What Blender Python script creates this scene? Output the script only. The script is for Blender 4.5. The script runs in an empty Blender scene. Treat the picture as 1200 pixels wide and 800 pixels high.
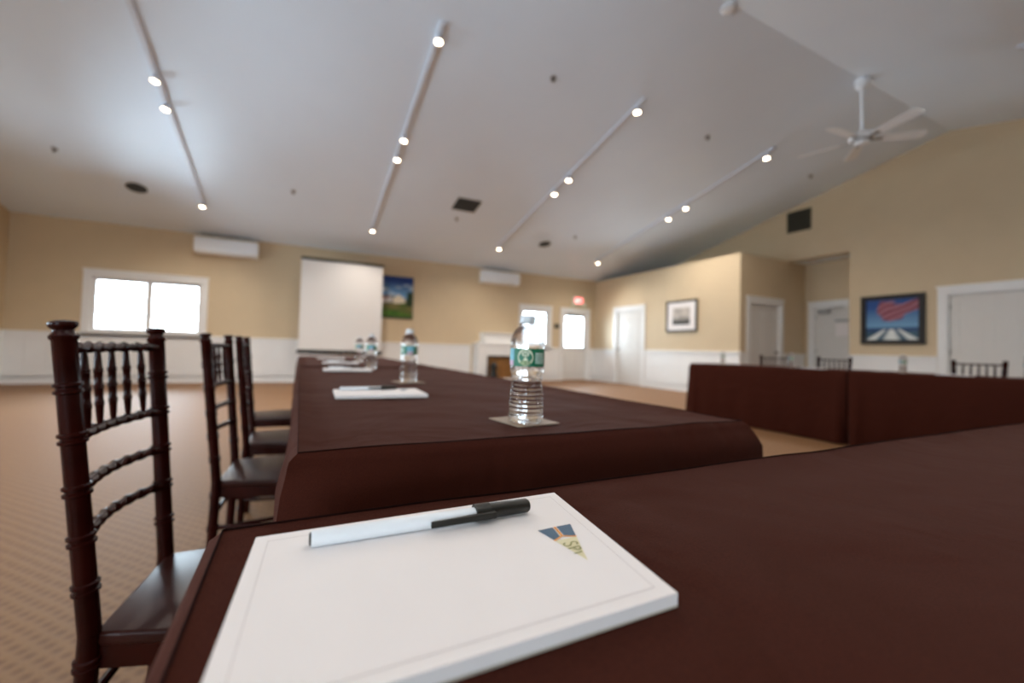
import bpy, bmesh, math, random
from mathutils import Vector, Matrix
random.seed(7)
PI = math.pi
S = bpy.context.scene
C = S.collection

# ------------------------------------------------------------------ camera
F_PX, YAW, PITCH, ROLL, CX, CY, CAM_H = 471.0, 24.158, 1.543, 1.669, 562.4, 395.4, .885
cam_d = bpy.data.cameras.new('camera'); cam = bpy.data.objects.new('camera', cam_d); C.objects.link(cam)
y_, p_, r_ = [math.radians(v) for v in (YAW, PITCH, ROLL)]
fwd = Vector((math.sin(y_)*math.cos(p_), math.cos(y_)*math.cos(p_), math.sin(p_)))
r0 = Vector((math.cos(y_), -math.sin(y_), 0)); u0 = r0.cross(fwd)
rr = r0*math.cos(r_)+u0*math.sin(r_); uu = u0*math.cos(r_)-r0*math.sin(r_)
M = Matrix((rr, uu, -fwd)).transposed().to_4x4(); M.translation = Vector((0, 0, CAM_H))
cam.matrix_world = M
cam_d.sensor_width = 36; cam_d.sensor_fit = 'HORIZONTAL'
cam_d.lens = F_PX/1200*36
cam_d.shift_x = (600-CX)/1200; cam_d.shift_y = (CY-400)/1200
cam_d.clip_start = .01; cam_d.clip_end = 100
cam_d.dof.use_dof = True; cam_d.dof.focus_distance = .34; cam_d.dof.aperture_fstop = 3.2
S.camera = cam

# ------------------------------------------------------------------ light and exposure
S.view_settings.view_transform = 'Standard'; S.view_settings.look = 'None'
S.view_settings.gamma = 1; S.view_settings.use_curve_mapping = False
S.view_settings.exposure = 0.74
SKY = 17.0
SPOT_W = 66.0
world = bpy.data.worlds.new('sky'); S.world = world; world.use_nodes = True
bg = world.node_tree.nodes['Background']; bg.inputs[0].default_value = (.70, .87, 1.0, 1); bg.inputs[1].default_value = SKY
S.cycles.max_bounces = 10; S.cycles.diffuse_bounces = 5; S.cycles.transmission_bounces = 8
S.cycles.transparent_max_bounces = 12; S.cycles.caustics_refractive = False; S.cycles.caustics_reflective = False
S.cycles.sample_clamp_indirect = 4
S.cycles.use_denoising = True

def portal(name, loc, nrm, w, h):
    l = bpy.data.lights.new(name, 'AREA'); l.shape = 'RECTANGLE'; l.size = w; l.size_y = h
    l.cycles.is_portal = True
    o = bpy.data.objects.new(name, l); C.objects.link(o); o.location = loc
    o.rotation_euler = Vector(nrm).to_track_quat('-Z', 'Z').to_euler()
    return o

# room numbers (metres); camera stands at the origin
XL, XG, YF, YR = -4.85, 10.05, 10.05, -4.20        # left wall, gable wall, far wall, rear wall
XB, YB, XA = 8.42, 5.458, 10.76                     # partition face, return wall, alcove back
EAVE, RIDGE, RY, SL = 3.10, 4.85, 2.93, .2458
RAIL = .97
def ceil_z(y): return RIDGE-SL*abs(y-RY)

# ------------------------------------------------------------------ materials
def lin(r, g, b):
    f = lambda c: (c/255/12.92) if c/255 <= .04045 else ((c/255+.055)/1.055)**2.4
    return (f(r), f(g), f(b), 1)
def mat(name, col, rough=.6, metal=0, spec=.5, noise=0, nscale=20, bump=0, bscale=60, emit=None, es=0, trans=0, ior=1.45, sheen=0, coat=0):
    m = bpy.data.materials.new(name); m.use_nodes = True
    nt = m.node_tree; b = nt.nodes['Principled BSDF']
    b.inputs['Base Color'].default_value = col; b.inputs['Roughness'].default_value = rough
    b.inputs['Metallic'].default_value = metal; b.inputs['Specular IOR Level'].default_value = spec
    b.inputs['Transmission Weight'].default_value = trans; b.inputs['IOR'].default_value = ior
    b.inputs['Sheen Weight'].default_value = sheen; b.inputs['Coat Weight'].default_value = coat
    if emit: b.inputs['Emission Color'].default_value = emit; b.inputs['Emission Strength'].default_value = es
    tc = nt.nodes.new('ShaderNodeTexCoord')
    if noise:
        n = nt.nodes.new('ShaderNodeTexNoise'); n.inputs['Scale'].default_value = nscale; n.inputs['Detail'].default_value = 4
        nt.links.new(tc.outputs['Object'], n.inputs['Vector'])
        r = nt.nodes.new('ShaderNodeMapRange'); r.inputs['To Min'].default_value = 1-noise; r.inputs['To Max'].default_value = 1+noise
        r.inputs['From Min'].default_value = .3; r.inputs['From Max'].default_value = .7
        mx = nt.nodes.new('ShaderNodeVectorMath'); mx.operation = 'SCALE'; mx.inputs[0].default_value = col[:3]
        nt.links.new(n.outputs['Fac'], r.inputs['Value']); nt.links.new(r.outputs[0], mx.inputs['Scale'])
        nt.links.new(mx.outputs[0], b.inputs['Base Color'])
    if bump:
        n = nt.nodes.new('ShaderNodeTexNoise'); n.inputs['Scale'].default_value = bscale; n.inputs['Detail'].default_value = 3
        nt.links.new(tc.outputs['Object'], n.inputs['Vector'])
        bp = nt.nodes.new('ShaderNodeBump'); bp.inputs['Strength'].default_value = bump; bp.inputs['Distance'].default_value = .004
        nt.links.new(n.outputs['Fac'], bp.inputs['Height']); nt.links.new(bp.outputs[0], b.inputs['Normal'])
    return m
WALL = mat('tan_paint', lin(209, 188, 155), .6, noise=.02, nscale=3, bump=.1, bscale=120)
CEIL = mat('ceiling_paint', lin(232, 243, 255), .36, spec=.4, noise=.015, nscale=1.2, bump=.12, bscale=3)
WHITE = mat('white_trim_paint', lin(238, 237, 235), .4, noise=.01, nscale=6)
DOORW = mat('white_door_paint', lin(222, 218, 212), .45, noise=.01, nscale=6)
DARKW = mat('mahogany', lin(42, 10, 6), .26, spec=.2, noise=.35, nscale=14, bump=.05, bscale=30, coat=.02)
SEATM = mat('mahogany_seat', lin(46, 18, 13), .34, spec=.25, noise=.25, nscale=9, coat=.0)
BLACKP = mat('black_plastic', lin(26, 25, 20), .35, noise=.1)
GREYM = mat('grey_metal', lin(150, 150, 150), .35, metal=.8, noise=.05)
TRACKM = mat('track_white', lin(218, 224, 234), .4, noise=.02)
BULB = mat('lamp_glow', (1, .9, .75, 1), .5, emit=(1, .80, .55, 1), es=14)
VENTD = mat('dark_vent', lin(62, 64, 64), .5, noise=.1)
GRILLE = mat('brown_grille', lin(70, 62, 42), .5, noise=.1)
FANM = mat('fan_white', lin(246, 250, 255), .3, noise=.02)
PAPER = mat('paper', lin(238, 232, 230), .7, noise=.01, nscale=30)
CARD = mat('card_edge', lin(180, 170, 155), .8, noise=.05)
COASTM = mat('coaster_card', lin(150, 128, 108), .6, noise=.08, nscale=60)
FOLD = mat('table_laminate', lin(120, 110, 100), .5, noise=.05)
PENW = mat('pen_white', lin(232, 236, 240), .3, noise=.01)
SCREENM = mat('screen_fabric', lin(226, 222, 218), .75, noise=.01)
BRASS = mat('satin_nickel', lin(150, 145, 135), .3, metal=.9, noise=.05)
LBLGREEN = mat('label_green', lin(0, 104, 72), .35, noise=.06, nscale=60)
LBLBLUE = mat('label_pale_blue', lin(120, 182, 196), .4, noise=.15, nscale=120)
LBLPINK = mat('label_pink', lin(212, 178, 196), .4, noise=.1, nscale=90)
LBLCREAM = mat('label_cream', lin(216, 216, 186), .4, noise=.06, nscale=90)
LBLTEXT = mat('label_panel', lin(196, 216, 204), .4, noise=.1, nscale=200)
LBLSCENE = mat('label_scene', lin(118, 140, 92), .4, noise=.25, nscale=150)
CAPM = mat('bottle_cap_white', lin(214, 216, 218), .35, noise=.02)

def glass_mat(name, col, ior, rough=0, sheer=.25):
    m = bpy.data.materials.new(name); m.use_nodes = True; nt = m.node_tree; nt.nodes.clear()
    o = nt.nodes.new('ShaderNodeOutputMaterial'); g = nt.nodes.new('ShaderNodeBsdfGlass'); t = nt.nodes.new('ShaderNodeBsdfTransparent')
    mx = nt.nodes.new('ShaderNodeMixShader'); g.inputs['Color'].default_value = col; g.inputs['IOR'].default_value = ior
    g.inputs['Roughness'].default_value = rough; mx.inputs[0].default_value = sheer
    tc = nt.nodes.new('ShaderNodeTexCoord'); n = nt.nodes.new('ShaderNodeTexNoise'); n.inputs['Scale'].default_value = 55
    b = nt.nodes.new('ShaderNodeBump'); b.inputs['Strength'].default_value = .25; b.inputs['Distance'].default_value = .003
    nt.links.new(tc.outputs['Object'], n.inputs[0]); nt.links.new(n.outputs[0], b.inputs['Height']); nt.links.new(b.outputs[0], g.inputs['Normal'])
    nt.links.new(g.outputs[0], mx.inputs[1]); nt.links.new(t.outputs[0], mx.inputs[2]); nt.links.new(mx.outputs[0], o.inputs[0])
    return m
WATER = glass_mat('water_bottle_plastic', (.97, .98, .99, 1), 1.33, .01)
def pane_mat():
    m = bpy.data.materials.new('window_pane'); m.use_nodes = True; nt = m.node_tree; nt.nodes.clear()
    o = nt.nodes.new('ShaderNodeOutputMaterial'); g = nt.nodes.new('ShaderNodeBsdfGlossy'); t = nt.nodes.new('ShaderNodeBsdfTransparent')
    g.inputs['Roughness'].default_value = .02; f = nt.nodes.new('ShaderNodeFresnel'); f.inputs[0].default_value = 1.45
    mx = nt.nodes.new('ShaderNodeMixShader')
    nt.links.new(f.outputs[0], mx.inputs[0]); nt.links.new(t.outputs[0], mx.inputs[1]); nt.links.new(g.outputs[0], mx.inputs[2]); nt.links.new(mx.outputs[0], o.inputs[0])
    return m
PANE = pane_mat()

def carpet_mat():
    m = mat('patterned_carpet', lin(165, 128, 92), .6, spec=.35); nt = m.node_tree; b = nt.nodes['Principled BSDF']
    tc = nt.nodes.new('ShaderNodeTexCoord'); mp = nt.nodes.new('ShaderNodeMapping')
    mp.inputs['Rotation'].default_value = (0, 0, PI/4); mp.inputs['Scale'].default_value = (24, 24, 1)
    nt.links.new(tc.outputs['Object'], mp.inputs[0])
    v = nt.nodes.new('ShaderNodeTexVoronoi'); v.inputs['Randomness'].default_value = .12; v.inputs['Scale'].default_value = 1
    nt.links.new(mp.outputs[0], v.inputs['Vector'])
    r = nt.nodes.new('ShaderNodeValToRGB'); r.color_ramp.elements[0].position = .12; r.color_ramp.elements[1].position = .45
    r.color_ramp.elements[0].color = lin(122, 85, 56); r.color_ramp.elements[1].color = lin(144, 107, 73)
    nt.links.new(v.outputs['Distance'], r.inputs[0])
    n = nt.nodes.new('ShaderNodeTexNoise'); n.inputs['Scale'].default_value = 160; n.inputs['Detail'].default_value = 3
    nt.links.new(tc.outputs['Object'], n.inputs['Vector'])
    mx = nt.nodes.new('ShaderNodeMixRGB'); mx.blend_type = 'MULTIPLY'; mx.inputs[0].default_value = .3
    nt.links.new(r.outputs[0], mx.inputs[1]); nt.links.new(n.outputs['Fac'], mx.inputs[2]); nt.links.new(mx.outputs[0], b.inputs['Base Color'])
    bp = nt.nodes.new('ShaderNodeBump'); bp.inputs['Strength'].default_value = .25; bp.inputs['Distance'].default_value = .006
    nt.links.new(v.outputs['Distance'], bp.inputs['Height']); nt.links.new(bp.outputs[0], b.inputs['Normal'])
    return m
CARPET = carpet_mat()

def cloth_mat():
    m = mat('brown_tablecloth', lin(60, 27, 19), .8, spec=.03, sheen=.05); nt = m.node_tree; b = nt.nodes['Principled BSDF']
    tc = nt.nodes.new('ShaderNodeTexCoord')
    n = nt.nodes.new('ShaderNodeTexNoise'); n.inputs['Scale'].default_value = 900; n.inputs['Detail'].default_value = 2
    nt.links.new(tc.outputs['Object'], n.inputs['Vector'])
    r = nt.nodes.new('ShaderNodeValToRGB'); r.color_ramp.elements[0].position = .3; r.color_ramp.elements[1].position = .7
    r.color_ramp.elements[0].color = lin(53, 22, 15); r.color_ramp.elements[1].color = lin(67, 31, 22)
    nt.links.new(n.outputs[0], r.inputs[0]); nt.links.new(r.outputs[0], b.inputs['Base Color'])
    bp = nt.nodes.new('ShaderNodeBump'); bp.inputs['Strength'].default_value = .25; bp.inputs['Distance'].default_value = .0008
    nt.links.new(n.outputs[0], bp.inputs['Height'])
    n2 = nt.nodes.new('ShaderNodeTexNoise'); n2.inputs['Scale'].default_value = 5; n2.inputs['Detail'].default_value = 3; n2.inputs['Distortion'].default_value = .6
    nt.links.new(tc.outputs['Object'], n2.inputs['Vector'])
    b2 = nt.nodes.new('ShaderNodeBump'); b2.inputs['Strength'].default_value = .5; b2.inputs['Distance'].default_value = .03
    nt.links.new(n2.outputs[0], b2.inputs['Height']); nt.links.new(bp.outputs[0], b2.inputs['Normal']); nt.links.new(b2.outputs[0], b.inputs['Normal'])
    b.inputs['Sheen Tint'].default_value = (.9, .6, .5, 1)
    return m
CLOTH = cloth_mat()
SEAM = mat('brown_seam_thread', lin(30, 13, 10), .95, spec=.05, noise=.1, nscale=300)
def vcol_mat(name, rough=.5):
    m = mat(name, (1, 1, 1, 1), rough); nt = m.node_tree
    a = nt.nodes.new('ShaderNodeVertexColor'); a.layer_name = 'Col'
    nt.links.new(a.outputs[0], nt.nodes['Principled BSDF'].inputs['Base Color']); return m
ART = vcol_mat('printed_picture', .35)

# ------------------------------------------------------------------ mesh helpers
def box(bm, x0, x1, y0, y1, z0, z1, mi=0):
    vs = [bm.verts.new((x, y, z)) for x in (x0, x1) for y in (y0, y1) for z in (z0, z1)]
    fs = [(0, 1, 3, 2), (4, 6, 7, 5), (0, 4, 5, 1), (2, 3, 7, 6), (0, 2, 6, 4), (1, 5, 7, 3)]
    for f in fs: bm.faces.new([vs[i] for i in f]).material_index = mi
def bev(bm, w, seg=2):
    bmesh.ops.bevel(bm, geom=bm.edges[:], offset=w, segments=seg, affect='EDGES', profile=.5)
def lathe(bm, prof, n=24, ctr=(0, 0, 0), R=None, cap=True):
    rings = []
    for r, z in prof:
        ring = []
        for i in range(n):
            a = 2*PI*i/n; v = Vector((r*math.cos(a), r*math.sin(a), z))
            if R: v = R @ v
            ring.append(bm.verts.new(v+Vector(ctr)))
        rings.append(ring)
    for a, b in zip(rings, rings[1:]):
        for i in range(n): bm.faces.new((a[i], a[(i+1) % n], b[(i+1) % n], b[i]))
    if cap:
        bm.faces.new(rings[0][::-1]); bm.faces.new(rings[-1])
def axis_lathe(bm, p0, p1, prof, n=16):
    """prof: list of (t along 0..length, radius)"""
    p0, p1 = Vector(p0), Vector(p1); d = p1-p0
    R = d.to_track_quat('Z', 'Y').to_matrix()
    lathe(bm, [(r, t*d.length) for t, r in prof], n, p0, R)
def rod(bm, p0, p1, r, n=12, r1=None): axis_lathe(bm, p0, p1, [(0, r), (1, r if r1 is None else r1)], n)
def rope(bm, pts, ra, rb, turns, n=10, steps=60):
    """tube with a twisting oval section along a smooth path"""
    P = [Vector(p) for p in pts]
    def at(t):
        k = t*(len(P)-1); i = min(int(k), len(P)-2); f = k-i
        return P[i].lerp(P[i+1], f)
    rings = []
    for s in range(steps+1):
        t = s/steps; c = at(t); d = (at(min(1, t+.02))-at(max(0, t-.02))).normalized()
        u = d.cross(Vector((0, 0, 1))).normalized(); w = u.cross(d)
        ring = []
        for i in range(n):
            a = 2*PI*i/n; ph = turns*2*PI*t
            ex, ey = ra*math.cos(a), rb*math.sin(a)
            x = ex*math.cos(ph)-ey*math.sin(ph); y = ex*math.sin(ph)+ey*math.cos(ph)
            ring.append(bm.verts.new(c+u*x+w*y))
        rings.append(ring)
    for a, b in zip(rings, rings[1:]):
        for i in range(n): bm.faces.new((a[i], a[(i+1) % n], b[(i+1) % n], b[i]))
    bm.faces.new(rings[0][::-1]); bm.faces.new(rings[-1])
def obj(name, bm, m, parent=None, smooth=False, loc=None, rotz=None):
    bmesh.ops.recalc_face_normals(bm, faces=bm.faces[:])
    me = bpy.data.meshes.new(name); bm.to_mesh(me); bm.free()
    for mm in (m if isinstance(m, (list, tuple)) else [m]): me.materials.append(mm)
    if smooth:
        for p in me.polygons: p.use_smooth = True
        try: me.set_sharp_from_angle(angle=math.radians(42))
        except Exception: pass
    o = bpy.data.objects.new(name, me); C.objects.link(o)
    if parent: o.parent = parent
    if loc: o.location = loc
    if rotz is not None: o.rotation_euler[2] = rotz
    return o
def B(): return bmesh.new()
def tag(o, label, cat, group=None):
    o['label'] = label; o['category'] = cat
    if group: o['group'] = group
    return o
def thing(name, label, cat, loc=(0, 0, 0), rotz=0, group=None):
    o = bpy.data.objects.new(name, None); C.objects.link(o); o.location = loc; o.rotation_euler = (0, 0, rotz)
    o.empty_display_size = .1
    return tag(o, label, cat, group)
def struct(o, label=None):
    o['kind'] = 'structure'
    if label: o['label'] = label
    return o
def dup(root, loc, rotz, label, group=None, scale=None):
    def cp(o, par):
        c = o.copy(); C.objects.link(c); c.parent = par
        for ch in list(kids.get(o.name, [])): cp(ch, c)
        return c
    kids = {}
    def walk(o):
        kids[o.name] = list(o.children)
        for ch in o.children: walk(ch)
    walk(root)
    r = cp(root, None); r.location = loc; r.rotation_euler = (0, 0, rotz)
    if scale: r.scale = scale
    r['label'] = label
    if group: r['group'] = group
    return r
def grid_mesh(bm, nx, ny, fn):
    V = [[bm.verts.new(fn(i/nx, j/ny)) for j in range(ny+1)] for i in range(nx+1)]
    for i in range(nx):
        for j in range(ny): bm.faces.new((V[i][j], V[i+1][j], V[i+1][j+1], V[i][j+1]))
    return V
def picture_sheet(name, parent, nx, ny, pos, colfn, m=ART):
    """a printed sheet: a fine grid whose colours are the print itself"""
    bm = B(); uvs = {}
    lay = bm.loops.layers.float_color.new('Col')
    V = grid_mesh(bm, nx, ny, pos)
    for i in range(nx+1):
        for j in range(ny+1): uvs[V[i][j]] = (i/nx, j/ny)
    for f in bm.faces:
        for l in f.loops:
            c = colfn(*uvs[l.vert]); l[lay] = c
    return obj(name, bm, m, parent)

# ------------------------------------------------------------------ walls, floor, ceiling
def wall_panel(name, axis, pos, thick, a0, a1, z0, z1, holes=(), m=WALL):
    """vertical wall: axis 'x' = plane at constant x, running along y; 'y' = plane at constant y, running along x.
    thick extends away from the room, signed."""
    bm = B()
    cuts = sorted({a0, a1, *[h[0] for h in holes], *[h[1] for h in holes]})
    p0, p1 = sorted((pos, pos+thick))
    for s, e in zip(cuts, cuts[1:]):
        mid = (s+e)/2; hs = sorted([h for h in holes if h[0] < mid < h[1]], key=lambda h: h[2]); z = z0
        segs = []
        for h in hs:
            if h[2] > z: segs.append((z, h[2]))
            z = h[3]
        if z < z1: segs.append((z, z1))
        for q0, q1 in segs:
            if axis == 'x': box(bm, p0, p1, s, e, q0, q1)
            else: box(bm, s, e, p0, p1, q0, q1)
    bmesh.ops.remove_doubles(bm, verts=bm.verts[:], dist=1e-5)
    return struct(obj(name, bm, m))
W1 = (-3.68, -1.90, 1.00, 2.06)      # far-wall window, left
W2 = (5.83, 6.72, 1.00, 2.06)        # far-wall window beside the door
D1 = (7.26, 8.14, 0, 2.06)           # exterior door
RWIN = [(-3.4, -1.6, .9, 2.1)]  # unseen rear window, added so its daylight brightens the far ceiling slope
bm = B(); box(bm, XL-.2, XA+.2, YR-.2, YF+.2, -.1, 0); struct(obj('floor', bm, CARPET))
wall_panel('wall_far', 'y', YF, .18, XL-.18, XG+.18, 0, EAVE, [W1, W2, D1])
wall_panel('wall_rear', 'y', YR, -.18, XL-.18, XG+.18, 0, EAVE, RWIN)
LWINS = [(-1.6, .2, .9, 2.1), (1.8, 3.6, .9, 2.1), (5.6, 7.4, .9, 2.1)]  # unseen left-wall windows, put in to bring daylight onto the ceiling
wall_panel('wall_left', 'x', XL, -.18, YR, YF, 0, EAVE, LWINS)
DB = (8.10, 9.07, 0, 2.06)           # door in partition
wall_panel('wall_partition', 'x', XB, .14, YB+.14, YF+.18, 0, 3.07, [DB])
DR = (8.74, 9.80, 0, 2.04)           # door in return wall
wall_panel('wall_return', 'y', YB, .14, XB, XG, 0, 3.07, [DR]); wall_panel('wall_alcove_far', 'y', YB, .14, XG+.18, XA+.14, 0, 3.07)
AL = (4.32, YB)                      # alcove opening
DG = (2.06, 2.98, 0, 2.04)           # door in gable wall
wall_panel('wall_gable', 'x', XG, .18, YR, YF, 0, 3.10, [(AL[0], AL[1], 0, 3.06), DG])
DA = (4.35, 5.27, 0, 2.04)
wall_panel('wall_alcove', 'x', XA, .14, AL[0]-.14, YB, 0, 3.10, [DA])
wall_panel('wall_alcove_side', 'y', AL[0], -.14, XG+.18, XA, 0, 3.10)
def gable(name, x0, x1, ya, yb, zb):
    bm = B(); pts = [(ya, zb), (yb, zb)]
    if ceil_z(yb) > zb+1e-3: pts.append((yb, ceil_z(yb)))
    pts.append((RY, RIDGE))
    if ceil_z(ya) > zb+1e-3: pts.append((ya, ceil_z(ya)))
    a = [bm.verts.new((x0, y, z)) for y, z in pts]; b = [bm.verts.new((x1, y, z)) for y, z in pts]
    bm.faces.new(a); bm.faces.new(b[::-1])
    for i in range(len(a)): bm.faces.new((a[i], b[i], b[(i+1) % len(a)], a[(i+1) % len(a)]))
    return struct(obj(name, bm, WALL))
gable('wall_gable_upper', XG, XG+.18, YR, YF+.18, 3.10)
gable('wall_left_upper', XL-.18, XL, YR, YF+.18, 3.10)
bm = B(); box(bm, XB+.14, XG, YB+.14, YF, 3.03, 3.07); struct(obj('trim_9', bm, WALL))     # flat top of the boxed-in corner room
bm = B(); box(bm, XG+.18, XA, AL[0], YB, 3.06, 3.10); struct(obj('ceiling_alcove', bm, CEIL))
def slope(name, ya, yb):
    bm = B(); t = .12
    for x0 in (XL-.2,):
        q = [(ya, ceil_z(ya)), (yb, ceil_z(yb)), (yb, ceil_z(yb)+t), (ya, ceil_z(ya)+t)]
        a = [bm.verts.new((XL-.2, y, z)) for y, z in q]; b = [bm.verts.new((XG+.2, y, z)) for y, z in q]
        bm.faces.new(a); bm.faces.new(b[::-1])
        for i in range(4): bm.faces.new((a[i], b[i], b[(i+1) % 4], a[(i+1) % 4]))
    return struct(obj(name, bm, CEIL))
slope('ceiling_far', RY, YF+.2); slope('ceiling_rear', RY, YR-.2)

# wainscot: white boarded dado with cap rail and baseboard
def wainscot(idx, axis, pos, sgn, a0, a1):
    """sgn: direction from the wall into the room"""
    bm = B()
    def bx(s, e, d0, d1, z0, z1):
        p0, p1 = sorted((pos+sgn*d0, pos+sgn*d1))
        if axis == 'x': box(bm, p0, p1, s, e, z0, z1)
        else: box(bm, s, e, p0, p1, z0, z1)
    n = max(1, round((a1-a0)/.30)); w = (a1-a0)/n
    bx(a0, a1, 0, .006, .12, RAIL-.02)
    for i in range(n): bx(a0+i*w+.004, a0+(i+1)*w-.004, .006, .012, .12, RAIL-.03)
    bx(a0, a1, 0, .035, RAIL-.02, RAIL+.005); bx(a0, a1, 0, .022, RAIL-.07, RAIL-.02)
    bx(a0, a1, 0, .018, 0, .12); bx(a0, a1, 0, .012, .12, .14)
    return struct(obj('trim_%d' % idx, bm, WHITE))
wainscot(1, 'y', YF, -1, XL, 4.24); wainscot(2, 'y', YF, -1, 5.80, 7.14); wainscot(3, 'y', YF, -1, 8.26, XB)
wainscot(4, 'x', XB, -1, YB, DB[0]-.12); wainscot(5, 'x', XB, -1, DB[1]+.12, YF)
wainscot(6, 'y', YB, -1, XB, DR[0]-.12); wainscot(7, 'y', YB, -1, DR[1]+.12, XA)
wainscot(8, 'x', XG, -1, DG[1]+.12, AL[0]); wainscot(10, 'x', XG, -1, YR, DG[0]-.12)
wainscot(11, 'x', XL, 1, YR, YF)
wainscot(12, 'y', YR, 1, XL, XG)

# ------------------------------------------------------------------ doors and windows
def oriented(axis, pos, sgn):
    """returns f(a, d, z) -> world point, d = distance into the room from the wall face"""
    if axis == 'x': return lambda a, d, z: (pos+sgn*d, a, z)
    return lambda a, d, z: (a, pos+sgn*d, z)
def obox(bm, f, a0, a1, d0, d1, z0, z1):
    p, q = f(a0, d0, z0), f(a1, d1, z1)
    box(bm, *sorted((p[0], q[0])), *sorted((p[1], q[1])), z0, z1)
def casing(bm, f, a0, a1, z0, z1, w=.11, sill=False, th=.022):
    obox(bm, f, a0-w, a0, 0, th, z0 if not sill else z0-w, z1+w); obox(bm, f, a1, a1+w, 0, th, z0 if not sill else z0-w, z1+w)
    obox(bm, f, a0, a1, 0, th, z1, z1+w); obox(bm, f, a0-w-.015, a1+w+.015, 0, th+.015, z1+w, z1+w+.03)
    if sill: obox(bm, f, a0, a1, 0, th, z0-w, z0); obox(bm, f, a0-w-.02, a1+w+.02, 0, th+.03, z0-.02, z0+.005)
    for a, b in ((a0, a0+.02), (a1-.02, a1)): obox(bm, f, a, b, -.12, 0, z0, z1)
    obox(bm, f, a0+.02, a1-.02, -.12, 0, z1-.02, z1)
def panel_door(idx, axis, pos, sgn, a0, a1, z1, knob_hi, label, recess=-.03, vertical=False):
    f = oriented(axis, pos, sgn)
    bm = B(); casing(bm, f, a0, a1, 0, z1)
    d = struct(obj('door_%d' % idx, bm, WHITE), label)
    bm = B(); l0, l1 = a0+.022, a1-.022; w = l1-l0; zt = z1-.025
    dr = recess
    obox(bm, f, a0, a1, dr-.05, dr-.008, .0, z1)
    st = .11; mid = (l0+l1)/2
    rows = [(.24, .86), (1.0, 1.60), (1.72, zt-.12)]
    # stiles and rails stand proud, raised fields inside
    for s, e in ((l0, l0+st), (mid-.05, mid+.05), (l1-st, l1)): obox(bm, f, s, e, dr-.008, dr, .0, zt)
    zr = [(.01, .24), (.86, 1.0), (1.60, 1.72), (zt-.12, zt)]
    for q0, q1 in zr:
        obox(bm, f, l0+st, mid-.05, dr-.008, dr, q0, q1); obox(bm, f, mid+.05, l1-st, dr-.008, dr, q0, q1)
    for q0, q1 in rows:
        for s, e in ((l0+st, mid-.05), (mid+.05, l1-st)): obox(bm, f, s+.03, e-.03, dr-.008, dr-.001, q0+.03, q1-.03)
    leaf = obj('door_leaf', bm, DOORW, d)
    ka = l1-.07 if knob_hi else l0+.07
    bm = B(); p = Vector(f(ka, dr, .98)); q = Vector(f(ka, dr+.06, .98))
    axis_lathe(bm, p, q, [(0, .03), (.1, .03), (.15, .012), (.5, .012), (.6, .026), (.85, .028), (1, .014)], 16)
    obj('door_knob', bm, BRASS, leaf, True)
    ha = l0+.005 if knob_hi else l1-.005
    for z in (.25, 1.05, 1.82):
        bm = B(); rod(bm, f(ha, dr+.006, z-.045), f(ha, dr+.006, z+.045), .007, 8); obj('hinge', bm, BRASS, leaf)
    return d
panel_door(1, 'x', XB, -1, DB[0], DB[1], DB[3], True, 'white panelled door in the tan partition wall, left of the framed photograph')
panel_door(2, 'y', YB, -1, DR[0], DR[1], DR[3], True, 'white door in the shaded return wall')
d3 = panel_door(3, 'x', XA, -1, DA[0], DA[1], DA[3], False, 'white door at the back of the alcove with a notice on it')
panel_door(4, 'x', XG, -1, DG[0], DG[1], DG[3], False, 'wide white door at the right edge of the photo')
# door closer and notice on the alcove door
bm = B(); box(bm, XA-.07, XA-.01, 4.95, 5.17, 1.90, 1.955); bev(bm, .005, 1)
rod(bm, (XA-.05, 5.0, 1.96), (XA-.16, 4.85, 1.99), .008, 8); rod(bm, (XA-.16, 4.85, 1.99), (XA-.02, 4.72, 2.02), .008, 8)
obj('door_closer', bm, GREYM, d3)
bm = B(); box(bm, XA-.034, XA-.031, 4.62, 4.85, 1.38, 1.66); obj('paper_notice', bm, PAPER, d3)
bm = B(); box(bm, XA-.036, XA-.031, 4.60, 4.86, 1.70, 1.74); obj('name_plate', bm, GREYM, d3)
# exterior door with tall glass
f = oriented('y', YF, -1)
bm = B(); casing(bm, f, D1[0], D1[1], 0, D1[3]); d5 = struct(obj('door_5', bm, WHITE), 'white exterior door with a glass upper half, under the exit sign')
bm = B(); a0, a1 = D1[0]+.022, D1[1]-.022; g0, g1, gz0, gz1 = 7.34, 8.03, 1.02, 1.93
for s, e, q0, q1 in ((D1[0], g0, .0, 2.06), (g1, D1[1], .0, 2.06), (g0, g1, .0, gz0), (g0, g1, gz1, 2.06)): obox(bm, f, s, e, -.07, -.03, q0, q1)
for s, e, q0, q1 in ((g0-.03, g0, gz0-.03, gz1+.03), (g1, g1+.03, gz0-.03, gz1+.03), (g0, g1, gz0-.03, gz0), (g0, g1, gz1, gz1+.03)): obox(bm, f, s, e, -.03, -.015, q0, q1)
obox(bm, f, g0-.02, g0+.28, -.03, -.018, .22, .80); obox(bm, f, g1-.28, g1+.02, -.03, -.018, .22, .80)
leaf = obj('door_leaf', bm, DOORW, d5)
bm = B(); obox(bm, f, g0, g1, -.052, -.046, gz0, gz1); obj('glass_pane', bm, PANE, leaf)
bm = B(); rod(bm, f(a1-.06, -.03, 1.0), f(a1-.06, .03, 1.0), .012, 12); rod(bm, f(a1-.06, .03, 1.0), f(a1-.18, .03, 1.0), .009, 10); obj('door_handle', bm, BRASS, leaf, True)
bm = B(); obox(bm, f, g0+.1, g1-.02, -.03, .03, 1.94, 1.99); rod(bm, f(g0+.2, .02, 2.0), f(g0+.05, .14, 2.03), .008, 8); obj('door_closer', bm, GREYM, leaf)
bm = B(); obox(bm, f, D1[0], D1[1], -.18, .02, 0, .015); obj('threshold', bm, mat('oak_threshold', lin(150, 105, 60), .5, noise=.2), d5)
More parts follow.
